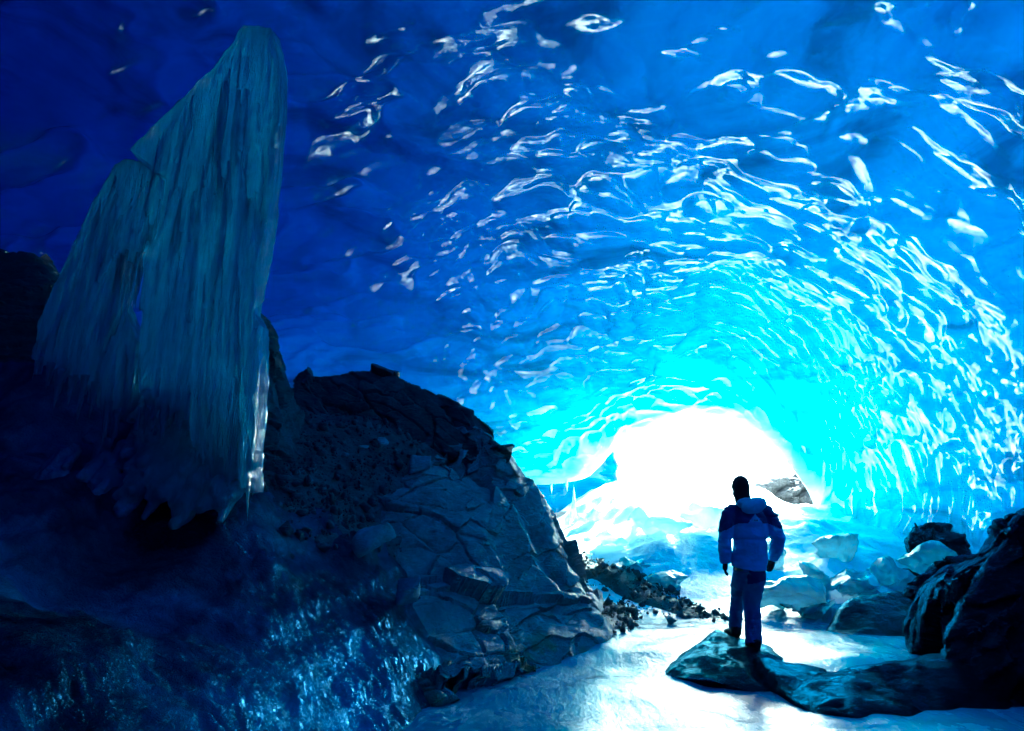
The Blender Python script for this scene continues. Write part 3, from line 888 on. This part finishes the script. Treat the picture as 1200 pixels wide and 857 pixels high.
def icicle_mesh(L, r0, seed, n=10):
    r = np.random.RandomState(seed); bm = bmesh.new()
    K = 14; t = np.linspace(0, 1, K)
    path = [(r.normal(0, .004) * L, r.normal(0, .004) * L, -L * a) for a in t]
    rad = [r0 * ((1 - a) ** .8 * (1 + .12 * math.sin(a * 23 + seed)) + .03) for a in t]
    ring_tube(bm, path, rad, n, up=(0, 1, 0)); bmesh.ops.recalc_face_normals(bm, faces=bm.faces)
    me = bpy.data.meshes.new('icicle'); bm.to_mesh(me); bm.free()
    me.polygons.foreach_set('use_smooth', np.ones(len(me.polygons), bool))
    return me
for k, (px, py, L, r0, lab) in enumerate([
        (646, 562, .42, .05, 'leftmost small icicle hanging from the lip over the blue recess'),
        (664, 556, .52, .06, 'thick icicle hanging second from the left over the blue recess'),
        (727, 562, .40, .07, 'stubby icicle at the left of the pair near the white cave mouth'),
        (736, 564, .48, .06, 'pointed icicle at the right of the pair near the white cave mouth')]):
    o = link('icicle', icicle_mesh(L, r0, 500 + k), M['icicle'])
    o.location = Vector(W(px, py - 3, RIM_Y - .05)); tag(o, lab, 'icicle')
bm = bmesh.new()
base_ = ground_hit(672, 614)
ring_tube(bm, [base_ + np.array([0, 0, -.1]), base_ + np.array([.0, 0, .2]), base_ + np.array([.02, 0, .5]), base_ + np.array([.03, 0, .85])], [.12, .07, .045, .01], 10, up=(0, 1, 0))
me = remesh(bm, .014, 1); o = link('ice_stalagmite', me, M['icicle']); recenter(o)
tag(o, 'thin upright ice spike standing on the snow in front of the blue recess', 'ice spike')

# ------------------------------------------------------------------ frozen waterfall
COL_Y = 4.55
col = empty('frozen_waterfall', tuple(W(200, 560, COL_Y)))
tag(col, 'tall pale blue frozen waterfall hanging from the roof on the left', 'frozen waterfall')
APEX = W(300, 20, COL_Y)
def poly_slab(bm, pts, Y, th):
    vs = [bm.verts.new(W(a, b, Y)) for a, b in pts]
    f = bm.faces.new(vs)
    r = bmesh.ops.triangulate(bm, faces=[f])
    ex = bmesh.ops.extrude_face_region(bm, geom=r['faces'])
    nv = [g for g in ex['geom'] if isinstance(g, bmesh.types.BMVert)]
    bmesh.ops.translate(bm, verts=nv, vec=(0, th, 0))
def inside(poly, x, y):
    c = False; j = len(poly) - 1
    for i in range(len(poly)):
        xi, yi = poly[i]; xj, yj = poly[j]
        if (yi > y) != (yj > y) and x < (xj - xi) * (y - yi) / (yj - yi) + xi: c = not c
        j = i
    return c
def flow_dir(px, py, apex=(312, -60)):
    d = np.array([px - apex[0], py - apex[1]], float); d /= np.linalg.norm(d)
    k = .55
    d = d * (1 - k) + np.array([0, 1.0]) * k
    return d / np.linalg.norm(d)
def curtain(poly, Y, th, n, seed, Lr, rr, fringe, front=.10):
    r = np.random.RandomState(seed); bm = bmesh.new()
    poly_slab(bm, poly, Y, th)
    xs = [p[0] for p in poly]; ysp = [p[1] for p in poly]
    k = 0; tries = 0
    while k < n and tries < n * 30:
        tries += 1
        px, py = r.uniform(min(xs), max(xs)), r.uniform(min(ysp), max(ysp))
        L = r.uniform(*Lr)
        if not inside(poly, px, py): continue
        if py < 190 and r.uniform() < .75: continue
        pts = []; q = np.array([px, py])
        ok = True
        for s in range(9):
            pts.append(q.copy()); q = q + flow_dir(*q) * L / 8 + r.normal(0, .5, 2)
        end = pts[-1]
        ins = [inside(poly, *p_) for p_ in pts]
        if not all(ins[:3]): continue
        if not ins[-1]:
            if r.uniform() > fringe: 
                pts = [p_ for p_, i_ in zip(pts, ins) if i_]
                if len(pts) < 3: continue
            else:
                ko = ins.index(False); pts = pts[:min(len(pts), ko + 2)]
        r0 = r.uniform(*rr); off = r.uniform(-.02, front)
        m = len(pts)
        rad = [r0 * min(1, .35 + 2.2 * i_ / m) * (1 if i_ < m * .55 else max(.16, 1 - (i_ - m * .55) / (m * .5))) for i_ in range(m)]
        yy = Y + (th * r.uniform(.6, 1.0) if r.uniform() < .15 else -off * .6)
        path = [W(a[0], a[1], yy) for a in pts]
        ring_tube(bm, path, rad, 8, up=(0, 1, 0)); k += 1
    return bm
POLY_MAIN = [(150,174),(168,156),(230,97),(272,50),(285,30),(318,30),(326,70),(326,120),(321,200),(312,252),(303,300),(291,362),(302,380),(302,440),
             (298,500),(294,545),(297,578),(262,566),(240,520),(222,476),(190,472),(162,470),(164,430),(166,392),(168,330),(166,300),(184,268),(194,210)]
POLY_WING = [(148,186),(172,190),(188,208),(190,250),(172,296),(156,305),(146,330),(138,334),(140,352),(160,398),(158,440),(150,480),(132,492),(122,456),
             (96,444),(76,440),(38,422),(42,378),(72,316),(108,240),(134,192)]
def flutes(amp, seed):
    def d(P, Nn):
        q = P.copy(); q[:, 2] *= .10; q[:, 0] += (P[:, 2] - APEX[2]) * .12
        q2 = P * np.array([1, 1, .35])
        return fbm(q, 7, 3, seed) * amp + fbm(q2, 3, 3, seed + 3) * amp * .9 + fbm(P, 14, 2, seed + 6) * amp * .18
    return d
bm = curtain(POLY_MAIN, COL_Y - .12, .20, 420, 600, (50, 200), (.009, .036), .5, .14)
me = remesh(bm, .0125, 1, flutes(.022, 611))
def child(name, me, parent, mat):
    o = link(name, me, mat, parent); o.location = -Vector(parent.location)
    return o
child('ice_curtain', me, col, M['column'])
bm = curtain(POLY_WING, COL_Y + .05, .15, 170, 620, (50, 140), (.009, .036), .8, .11)
me = remesh(bm, .0125, 1, flutes(.022, 631))
child('side_curtain', me, col, M['column'])
rr = np.random.RandomState(9)
for k in range(12):
    px = 140 + k * 2.6 + rr.uniform(-1, 1); py = 300 + rr.uniform(-8, 14)
    L = rr.uniform(.32, .62)
    o = link('icicle', icicle_mesh(L, rr.uniform(.010, .018), 700 + k, 8), M['icicle'], col)
    o.location = Vector(W(px, py, COL_Y - .02)) - col.location
for k, (px, py, L) in enumerate([(60,425,.22),(72,432,.34),(86,440,.26),(100,440,.40),(112,448,.30),(128,470,.42),(138,480,.30),(175,466,.30),(205,468,.26),(316,225,.7),(308,270,.6),(312,250,.45),(303,290,.45)]):
    o = link('icicle', icicle_mesh(L, .030 if k < 9 else .014, 740 + k, 8), M['icicle'], col)
    o.location = Vector(W(px, py, COL_Y - .05)) - col.location

# frozen cascade under it, over the black ledge
def cascade(name, n, seed, x0, x1, y0, y1, Y0, Y1, rr_, mat, label, Lr=(.15, .5), voxel=.016, amp=.03):
    r = np.random.RandomState(seed); bm = bmesh.new()
    for k in range(n):
        px, py = r.uniform(x0, x1), r.uniform(y0, y1)
        t_ = (py - y0) / (y1 - y0)
        Y = Y0 + (Y1 - Y0) * t_
        a = W(px, py, Y); L = r.uniform(*Lr); r0 = r.uniform(*rr_)
        path = []; q = a.copy()
        for s in range(6):
            path.append(q.copy()); q = q + np.array([r.normal(0, .015), -.03 * s * .6, -L / 5])
        rad = [r0 * c for c in (.55, .95, 1.05, 1.0, .85, .45)]
        ring_tube(bm, path, rad, 8, up=(0, 1, 0))
    me = remesh(bm, voxel, 2, lambda P, Nn: fbm(P * np.array([1, 1, .5]), 8, 4, seed) * amp)
    o = link(name, me, mat); recenter(o)
    return tag(o, label, 'ice')
cascade('frozen_cascade', 120, 801, 165, 292, 455, 565, 4.85, 4.45, (.04, .10), M['column_low'], 'dim blue frozen cascade spreading below the right foot of the waterfall', (.14, .36))
cascade('frozen_cascade', 34, 802, 70, 180, 482, 575, 4.85, 4.45, (.03, .08), M['block_dark'], 'lumpy dark frozen drips on the black ledge below the left curtain', (.15, .45))

# ------------------------------------------------------------------ fragments on and in the roof
def roof_point(px, py):
    """first hit of the smooth roof along a photo ray"""
    d = W(px, py, 1.0) - np.array([0, 0, CAM_Z]); d /= np.linalg.norm(d)
    Q = G[::4, ::4].reshape(-1, 3) - np.array([0, 0, CAM_Z]); L = np.linalg.norm(Q, axis=1)
    k = np.argmax((Q @ d) / L - (Q[:, 1] < 0))
    return Q[k] + np.array([0, 0, CAM_Z]), NRM[::4, ::4].reshape(-1, 3)[k]

# ------------------------------------------------------------------ the person
def person():
    feet = W(884, 768, 6.25)
    root = empty('person', tuple(feet))
    tag(root, 'person seen from behind in a two-tone blue hooded jacket, blue trousers and dark boots', 'person')
    def ch(name, me, mat, par=None):
        o = link(name, me, mat, par or root); return o
    # joints (x right, y away from the camera, z up), metres from the standing boot
    HEAD = (-.130, .045, 1.640); NECK = (-.085, .01, 1.50)
    SHL, ELL, WRL = (-.265, .0, 1.40), (-.325, -.02, 1.13), (-.300, .03, .885)
    SHR, ELR, WRR = (.145, .0, 1.39), (.262, -.03, 1.13), (.262, .10, .915)
    HPL, KNL, ANL = (-.115, .02, .88), (-.075, .22, .56), (-.085, .28, .19)
    HPR, KNR, ANR = (.025, -.01, .87), (-.005, .05, .49), (-.005, -.02, .10)
    def limb(bm, pts, rad, n=14, k=5, up=(0, 1, 0), squash=None):
        P = spline_resample(np.array(pts), (len(pts) - 1) * k + 1)
        ti = np.linspace(0, 1, len(P)); tr_ = np.linspace(0, 1, len(rad))
        rd = np.interp(ti, tr_, rad)
        sq = [squash] * len(P) if squash else None
        ring_tube(bm, P, rd, n, squash=sq, up=up)
    def hand_paths(w, fwd, side, curl):
        """palm + five fingers; fwd points down the hand, side points to the thumb"""
        w = np.array(w); f = np.array(fwd, float); f /= np.linalg.norm(f)
        s = np.array(side, float); s -= f * (s @ f); s /= np.linalg.norm(s)
        c = np.cross(f, s); 
        palm = [(w - f * .015, .026), (w + f * .035, .034), (w + f * .075, .032)]
        fingers = []
        for i, L in enumerate((.066, .075, .070, .055)):
            b = w + f * .075 + s * (.030 - i * .0205)
            p1 = b + f * L * .42 + c * curl * .010
            p2 = p1 + f * L * .26 + c * curl * .024
            p3 = p2 + f * L * .10 + c * curl * .026
            fingers.append([b - f * .02, b, p1, p2, p3])
        th = [w + f * .02 + s * .02, w + f * .045 + s * .042, w + f * .072 + s * .052 + c * curl * .008, w + f * .092 + s * .050 + c * curl * .018]
        return palm, fingers, th, c
    def hand(bm, w, fwd, side, curl, g=1.0):
        palm, fingers, th, c = hand_paths(w, fwd, side, curl)
        ring_tube(bm, [p for p, r in palm], [r * g for p, r in palm], 12, squash=[(1.0, .62)] * 3, up=tuple(c))
        for q in fingers: ring_tube(bm, q, [.009 * g, .0095 * g, .0092 * g, .0085 * g, .0065 * g], 8, up=tuple(c))
        ring_tube(bm, th, [.013 * g, .012 * g, .0105 * g, .008 * g], 8, up=tuple(c))
    HL = ((-.300, .035, .885), (.02, .15, -1), (.35, .9, .1), .6)
    HR = ((.262, .115, .912), (-.05, .35, -1), (-.45, .8, .3), -.6)
    # body
    bm = bmesh.new()
    limb(bm, [(-.055, 0, .80), (-.05, 0, .98), (-.05, .0, 1.2), (-.062, .0, 1.38), (-.08, .0, 1.47)], [.15, .145, .165, .165, .07], 20, squash=(1.0, .66))
    limb(bm, [(-.075, .0, 1.42), (-.12, .035, 1.60)], [.062, .058])
    ellipsoid(bm, (HEAD[0], HEAD[1], HEAD[2] + .02), (.076, .095, .105), 22)
    ellipsoid(bm, (HEAD[0] - .015, HEAD[1] + .045, HEAD[2] - .055), (.05, .05, .055), 16)    # jaw
    nd = np.array([-.35, .94, 0]); nd /= np.linalg.norm(nd)
    hc = np.array(HEAD)
    ring_tube(bm, [hc + nd * .085 + np.array([0, 0, .02]), hc + nd * .112 + np.array([0, 0, -.015]), hc + nd * .092 + np.array([0, 0, -.03])], [.009, .016, .008], 8)
    for sgn in (-1, 1):
        e = hc + np.array([sgn * .073, .0, -.002]); ellipsoid(bm, e, (.012, .02, .033), 10)
        br = hc + nd * .086 + np.array([nd[1], -nd[0], 0]) * sgn * .032 + np.array([0, 0, .028]); ellipsoid(bm, br, (.02, .012, .008), 10)
    lp = hc + nd * .088 + np.array([0, 0, -.062]); ellipsoid(bm, lp, (.022, .01, .008), 10)
    limb(bm, [SHL, ELL, WRL, HL[0]], [.055, .045, .038, .027])
    limb(bm, [SHR, ELR, WRR, HR[0]], [.055, .045, .038, .027])
    limb(bm, [HPL, KNL, ANL], [.085, .06, .042]); limb(bm, [HPR, KNR, ANR], [.085, .06, .042])
    for a in (ANL, ANR):
        limb(bm, [(a[0], a[1] - .02, a[2] - .02), (a[0] - .01, a[1] + .06, a[2] - .045), (a[0] - .02, a[1] + .17, a[2] - .06)], [.04, .038, .028])
    hand(bm, *HL, g=.8); hand(bm, *HR, g=.8)
    ch('body', remesh(bm, .0062, 1), M['skin'])
    for sgn in (-1, 1):
        p = hc + nd * .083 + np.array([nd[1], -nd[0], 0]) * sgn * .032 + np.array([0, 0, .012])
        bme = bmesh.new(); ellipsoid(bme, p, (.012, .008, .008), 12); mee = bpy.data.meshes.new('eye'); bme.to_mesh(mee); bme.free()
        ch('eye', mee, M['eye'])
    # jacket
    bm = bmesh.new()
    limb(bm, [(-.050, .005, .825), (-.045, .0, .90), (-.04, -.005, 1.04), (-.043, -.01, 1.20), (-.052, -.01, 1.34), (-.062, .0, 1.43), (-.085, .01, 1.50)],
         [.192, .198, .186, .200, .202, .158, .085], 28, k=4, squash=(1.0, .70))
    limb(bm, [(-.175, 0, 1.415), SHL, (-.305, -.02, 1.27), ELL, (-.318, .0, 1.0), WRL], [.060, .080, .082, .076, .070, .060], 16, k=4)
    limb(bm, [(.05, 0, 1.415), SHR, (.215, -.02, 1.27), ELR, (.272, .03, 1.02), WRR], [.060, .080, .084, .080, .074, .062], 16, k=4)
    def folds(P, Nn):
        a = fbm(P * np.array([1.0, 1.0, 2.2]), 7, 3, 901) * .014
        arm = sm(np.abs(P[:, 0] + .05), .19, .26)
        a += arm * (np.abs(vnoise(P * np.array([.6, .6, 2.2]), 12, 905)) - .4) * .016
        cin = np.exp(-((P[:, 2] - 1.115) / .014) ** 2) * (1 - arm) * -.012
        hem = np.exp(-((P[:, 2] - .845) / .01) ** 2) * (1 - arm) * -.007
        return a + cin + hem
    jm = remesh(bm, .0085, 2, folds)
    j = ch('jacket', jm, M['jacket_mid'])
    jm.materials.append(M['jacket_dark'])
    c = np.empty(len(jm.polygons) * 3, np.float32); jm.polygons.foreach_get('center', c); c = c.reshape(-1, 3)
    xc = c[:, 0] + .035
    yoke = 1.275 + .10 * np.clip(1 - np.abs(xc) / .085, 0, 1) + .02 * np.abs(xc) - .45 * np.clip(np.abs(xc) - .17, 0, .2) + fbm(c, 9, 2, 951) * .008
    jm.polygons.foreach_set('material_index', (c[:, 2] > yoke).astype(np.int32))
    # hood lying on the shoulders
    bm = bmesh.new()
    from mathutils import Matrix
    ellipsoid(bm, (-.040, -.115, 1.462), (.150, .078, .085), 18, Matrix.Rotation(-.22, 4, 'Y') @ Matrix.Rotation(.35, 4, 'X'))
    ellipsoid(bm, (-.10, -.06, 1.490), (.110, .085, .055), 16)
    limb(bm, [(-.165, .03, 1.47), (-.15, -.06, 1.475), (-.085, -.105, 1.48), (.0, -.08, 1.475), (.02, .03, 1.46)], [.035, .04, .045, .04, .03])
    ch('hood', remesh(bm, .0085, 2, lambda P, Nn: fbm(P * np.array([1, 1, 2.]), 9, 3, 911) * .014), M['jacket_light'])
    # pale panel between the shoulders, with its small mark
    def patch(name, pts, off, mat, par=root):
        jv = np.empty(len(jm.vertices) * 3, np.float32); jm.vertices.foreach_get('co', jv); jv = jv.reshape(-1, 3)
        bmp = bmesh.new(); fr, bk = [], []
        for (x, z) in pts:
            near = jv[(np.abs(jv[:, 0] - x) < .012) & (np.abs(jv[:, 2] - z) < .012) & (jv[:, 1] < 0)]
            y = near[:, 1].min() if len(near) else -.14
            fr.append(bmp.verts.new((x, y - off, z))); bk.append(bmp.verts.new((x, y + .004, z)))
        bmp.faces.new(fr); bmp.faces.new(bk[::-1])
        for a in range(len(fr)):
            b = (a + 1) % len(fr); bmp.faces.new([fr[a], bk[a], bk[b], fr[b]])
        bmesh.ops.recalc_face_normals(bmp, faces=bmp.faces)
        mp = bpy.data.meshes.new(name); bmp.to_mesh(mp); bmp.free()
        return ch(name, mp, mat, par)
    b_ = patch('badge', [(-.080, 1.293), (-.035, 1.378), (.010, 1.293), (-.035, 1.300)], .006, M['jacket_light'])
    for dx in (-.014, 0, .014):
        patch('emblem', [(-.035 + dx - .006, 1.306), (-.035 + dx, 1.324), (-.035 + dx + .006, 1.306)], .009, M['boot'], b_)
    bm = bmesh.new()
    ang = np.linspace(0, 2 * math.pi, 40)
    # trousers
    bm = bmesh.new()
    limb(bm, [(-.055, 0, .95), (-.05, .0, .86), (-.048, .0, .78)], [.13, .150, .142], 22, squash=(1, .74))
    limb(bm, [(-.10, .02, .86), (-.105, .10, .70), KNL, (-.092, .25, .36), ANL], [.105, .100, .084, .078, .074], 16)
    limb(bm, [(.005, .0, .82), (.012, -.01, .70), KNR, (-.002, .02, .28), (-.008, -.015, .11)], [.112, .108, .090, .086, .090], 16)
    def tf(P, Nn):
        return fbm(P * np.array([1, 1, .8]), 8, 3, 921) * .014 + (np.abs(vnoise(P * np.array([.5, .5, 2.0]), 11, 925)) - .4) * .014
    tm = remesh(bm, .0085, 2, tf)
    tro = ch('trousers', tm, M['trousers']); tm.materials.append(M['jacket_dark'])
    c = np.empty(len(tm.polygons) * 3, np.float32); tm.polygons.foreach_get('center', c); c = c.reshape(-1, 3)
    dk = (c[:, 2] > .70 + .25 * (c[:, 0])) & (c[:, 0] > -.09)
    tm.polygons.foreach_set('material_index', dk.astype(np.int32))
    # boots
    for a, lift in ((ANL, .0), (ANR, .0)):
        bm = bmesh.new()
        limb(bm, [(a[0], a[1] - .015, a[2] + .06), (a[0], a[1] - .02, a[2] - .01), (a[0], a[1] - .015, a[2] - .05)], [.062, .060, .056])
        limb(bm, [(a[0], a[1] - .045, a[2] - .045), (a[0] - .01, a[1] + .05, a[2] - .045), (a[0] - .03, a[1] + .15, a[2] - .06), (a[0] - .035, a[1] + .19, a[2] - .066)], [.05, .054, .046, .03], 14, squash=(1, .9))
        b = ch('boot', remesh(bm, .0075, 2, lambda P, Nn: fbm(P, 16, 2, 931) * .005), M['boot'])
        bm = bmesh.new()
        n = 22; tp, bt = [], []
        for k in range(n):
            q = 2 * math.pi * k / n
            x = math.cos(q) * (.050 + .006 * math.sin(q)); y = math.sin(q) * .145 + .06
            x += -.03 * (y / .2)
            tp.append(bm.verts.new((a[0] + x, a[1] + y, a[2] - .078))); bt.append(bm.verts.new((a[0] + x * 1.03, a[1] + y, a[2] - .105)))
        bm.faces.new(tp); bm.faces.new(bt[::-1])
        for k in range(n): bm.faces.new([tp[k], bt[k], bt[(k + 1) % n], tp[(k + 1) % n]])
        bmesh.ops.recalc_face_normals(bm, faces=bm.faces)
        ms = bpy.data.meshes.new('sole'); bm.to_mesh(ms); bm.free()
        ch('sole', ms, M['sole'], b)
    # gloves
    for h in (HL, HR):
        bm = bmesh.new(); hand(bm, *h, g=1.30)
        ch('glove', remesh(bm, .0042, 1), M['glove'])
    # woollen hat down over the neck
    bm = bmesh.new()
    ellipsoid(bm, (HEAD[0] + .002, HEAD[1] - .008, HEAD[2] + .035), (.094, .108, .105), 24)
    limb(bm, [(HEAD[0] + .004, HEAD[1] - .030, HEAD[2] + .03), (HEAD[0] + .012, HEAD[1] - .030, HEAD[2] - .06), (HEAD[0] + .03, HEAD[1] - .02, HEAD[2] - .13)], [.090, .086, .088], 18, squash=(1, .95))
    ch('hat', remesh(bm, .007, 2, lambda P, Nn: np.sin(np.arctan2(P[:, 1] - HEAD[1], P[:, 0] - HEAD[0]) * 40) * .0012 + fbm(P, 12, 3, 941) * .007), M['hat'])
    for q in root.children_recursive:
        me = q.data; n = len(me.vertices); co = np.empty(n * 3, np.float32); me.vertices.foreach_get('co', co); co = co.reshape(-1, 3)
        co[:, 0] = (co[:, 0] + .05) * .93 - .05 + co[:, 2] * .095; me.vertices.foreach_set('co', co.ravel()); me.update()
    return root
M['jacket_mid'] = mat_cloth('jacket_blue', (.10, .46, .80), .5)
M['jacket_light'] = mat_cloth('jacket_light_blue', (.30, .68, .85), .5)
M['jacket_dark'] = mat_cloth('jacket_navy', (.012, .02, .14), .5)
M['trousers'] = mat_cloth('trousers_blue', (.04, .15, .36), .55)
M['boot'] = mat_cloth('boot_leather', (.008, .009, .012), .5)
M['sole'] = mat_cloth('boot_rubber', (.012, .012, .012), .7)
M['glove'] = mat_cloth('glove_fleece', (.012, .012, .018), .8)
M['hat'] = mat_cloth('wool_hat', (.022, .014, .012), .9)
M['skin'] = mat_cloth('skin', (.45, .26, .19), .5, w=.1)
M['eye'] = mat_cloth('eye', (.6, .6, .6), .2, w=.0)
person()


# ------------------------------------------------------------------ light, sky, camera
SUN_EL, SUN_AZ = R(38), R(38)      # azimuth measured clockwise from +Y (north)
w = bpy.data.worlds.new('World'); bpy.context.scene.world = w; w.use_nodes = True
t = w.node_tree
bg = t.nodes['Background']
sky = t.nodes.new('ShaderNodeTexSky'); sky.sky_type = 'NISHITA'; sky.sun_disc = False
sky.sun_elevation = SUN_EL; sky.sun_rotation = SUN_AZ; sky.dust_density = 8.0; sky.air_density = .8
t.links.new(sky.outputs[0], bg.inputs[0]); bg.inputs[1].default_value = .15
sd = bpy.data.lights.new('sun', 'SUN'); sd.energy = 5.0; sd.angle = R(.5); sd.color = (1, .96, .9)
so = bpy.data.objects.new('sun', sd); C.objects.link(so)
dirv = Vector((math.sin(SUN_AZ) * math.cos(SUN_EL), math.cos(SUN_AZ) * math.cos(SUN_EL), math.sin(SUN_EL)))
so.rotation_euler = dirv.to_track_quat('Z', 'Y').to_euler(); so.location = dirv * 60

cd = bpy.data.cameras.new('camera'); cam = bpy.data.objects.new('camera', cd); C.objects.link(cam)
cd.sensor_width = 36; cd.lens = 20; cd.clip_start = .05; cd.clip_end = 2000
cam.location = (0, 0, CAM_Z); cam.rotation_euler = (R(90) + TILT, 0, 0)
S = bpy.context.scene
S.camera = cam
S.view_settings.view_transform = 'Standard'; S.view_settings.look = 'None'
S.view_settings.exposure = 4.0; S.view_settings.gamma = 1
S.view_settings.use_curve_mapping = False
S.view_settings.use_white_balance = True
S.view_settings.white_balance_temperature = 4900; S.view_settings.white_balance_tint = -24
S.render.engine = 'CYCLES'
cy = S.cycles
cy.use_denoising = True
try: cy.denoiser = 'OPENIMAGEDENOISE'; cy.denoising_input_passes = 'RGB_ALBEDO_NORMAL'
except Exception: pass
cy.max_bounces = 7; cy.diffuse_bounces = 2; cy.glossy_bounces = 2; cy.transmission_bounces = 5; cy.use_adaptive_sampling = True; cy.adaptive_threshold = .03; cy.transparent_max_bounces = 8
cy.sample_clamp_indirect = 12
cy.caustics_reflective = True
cy.blur_glossy = .3
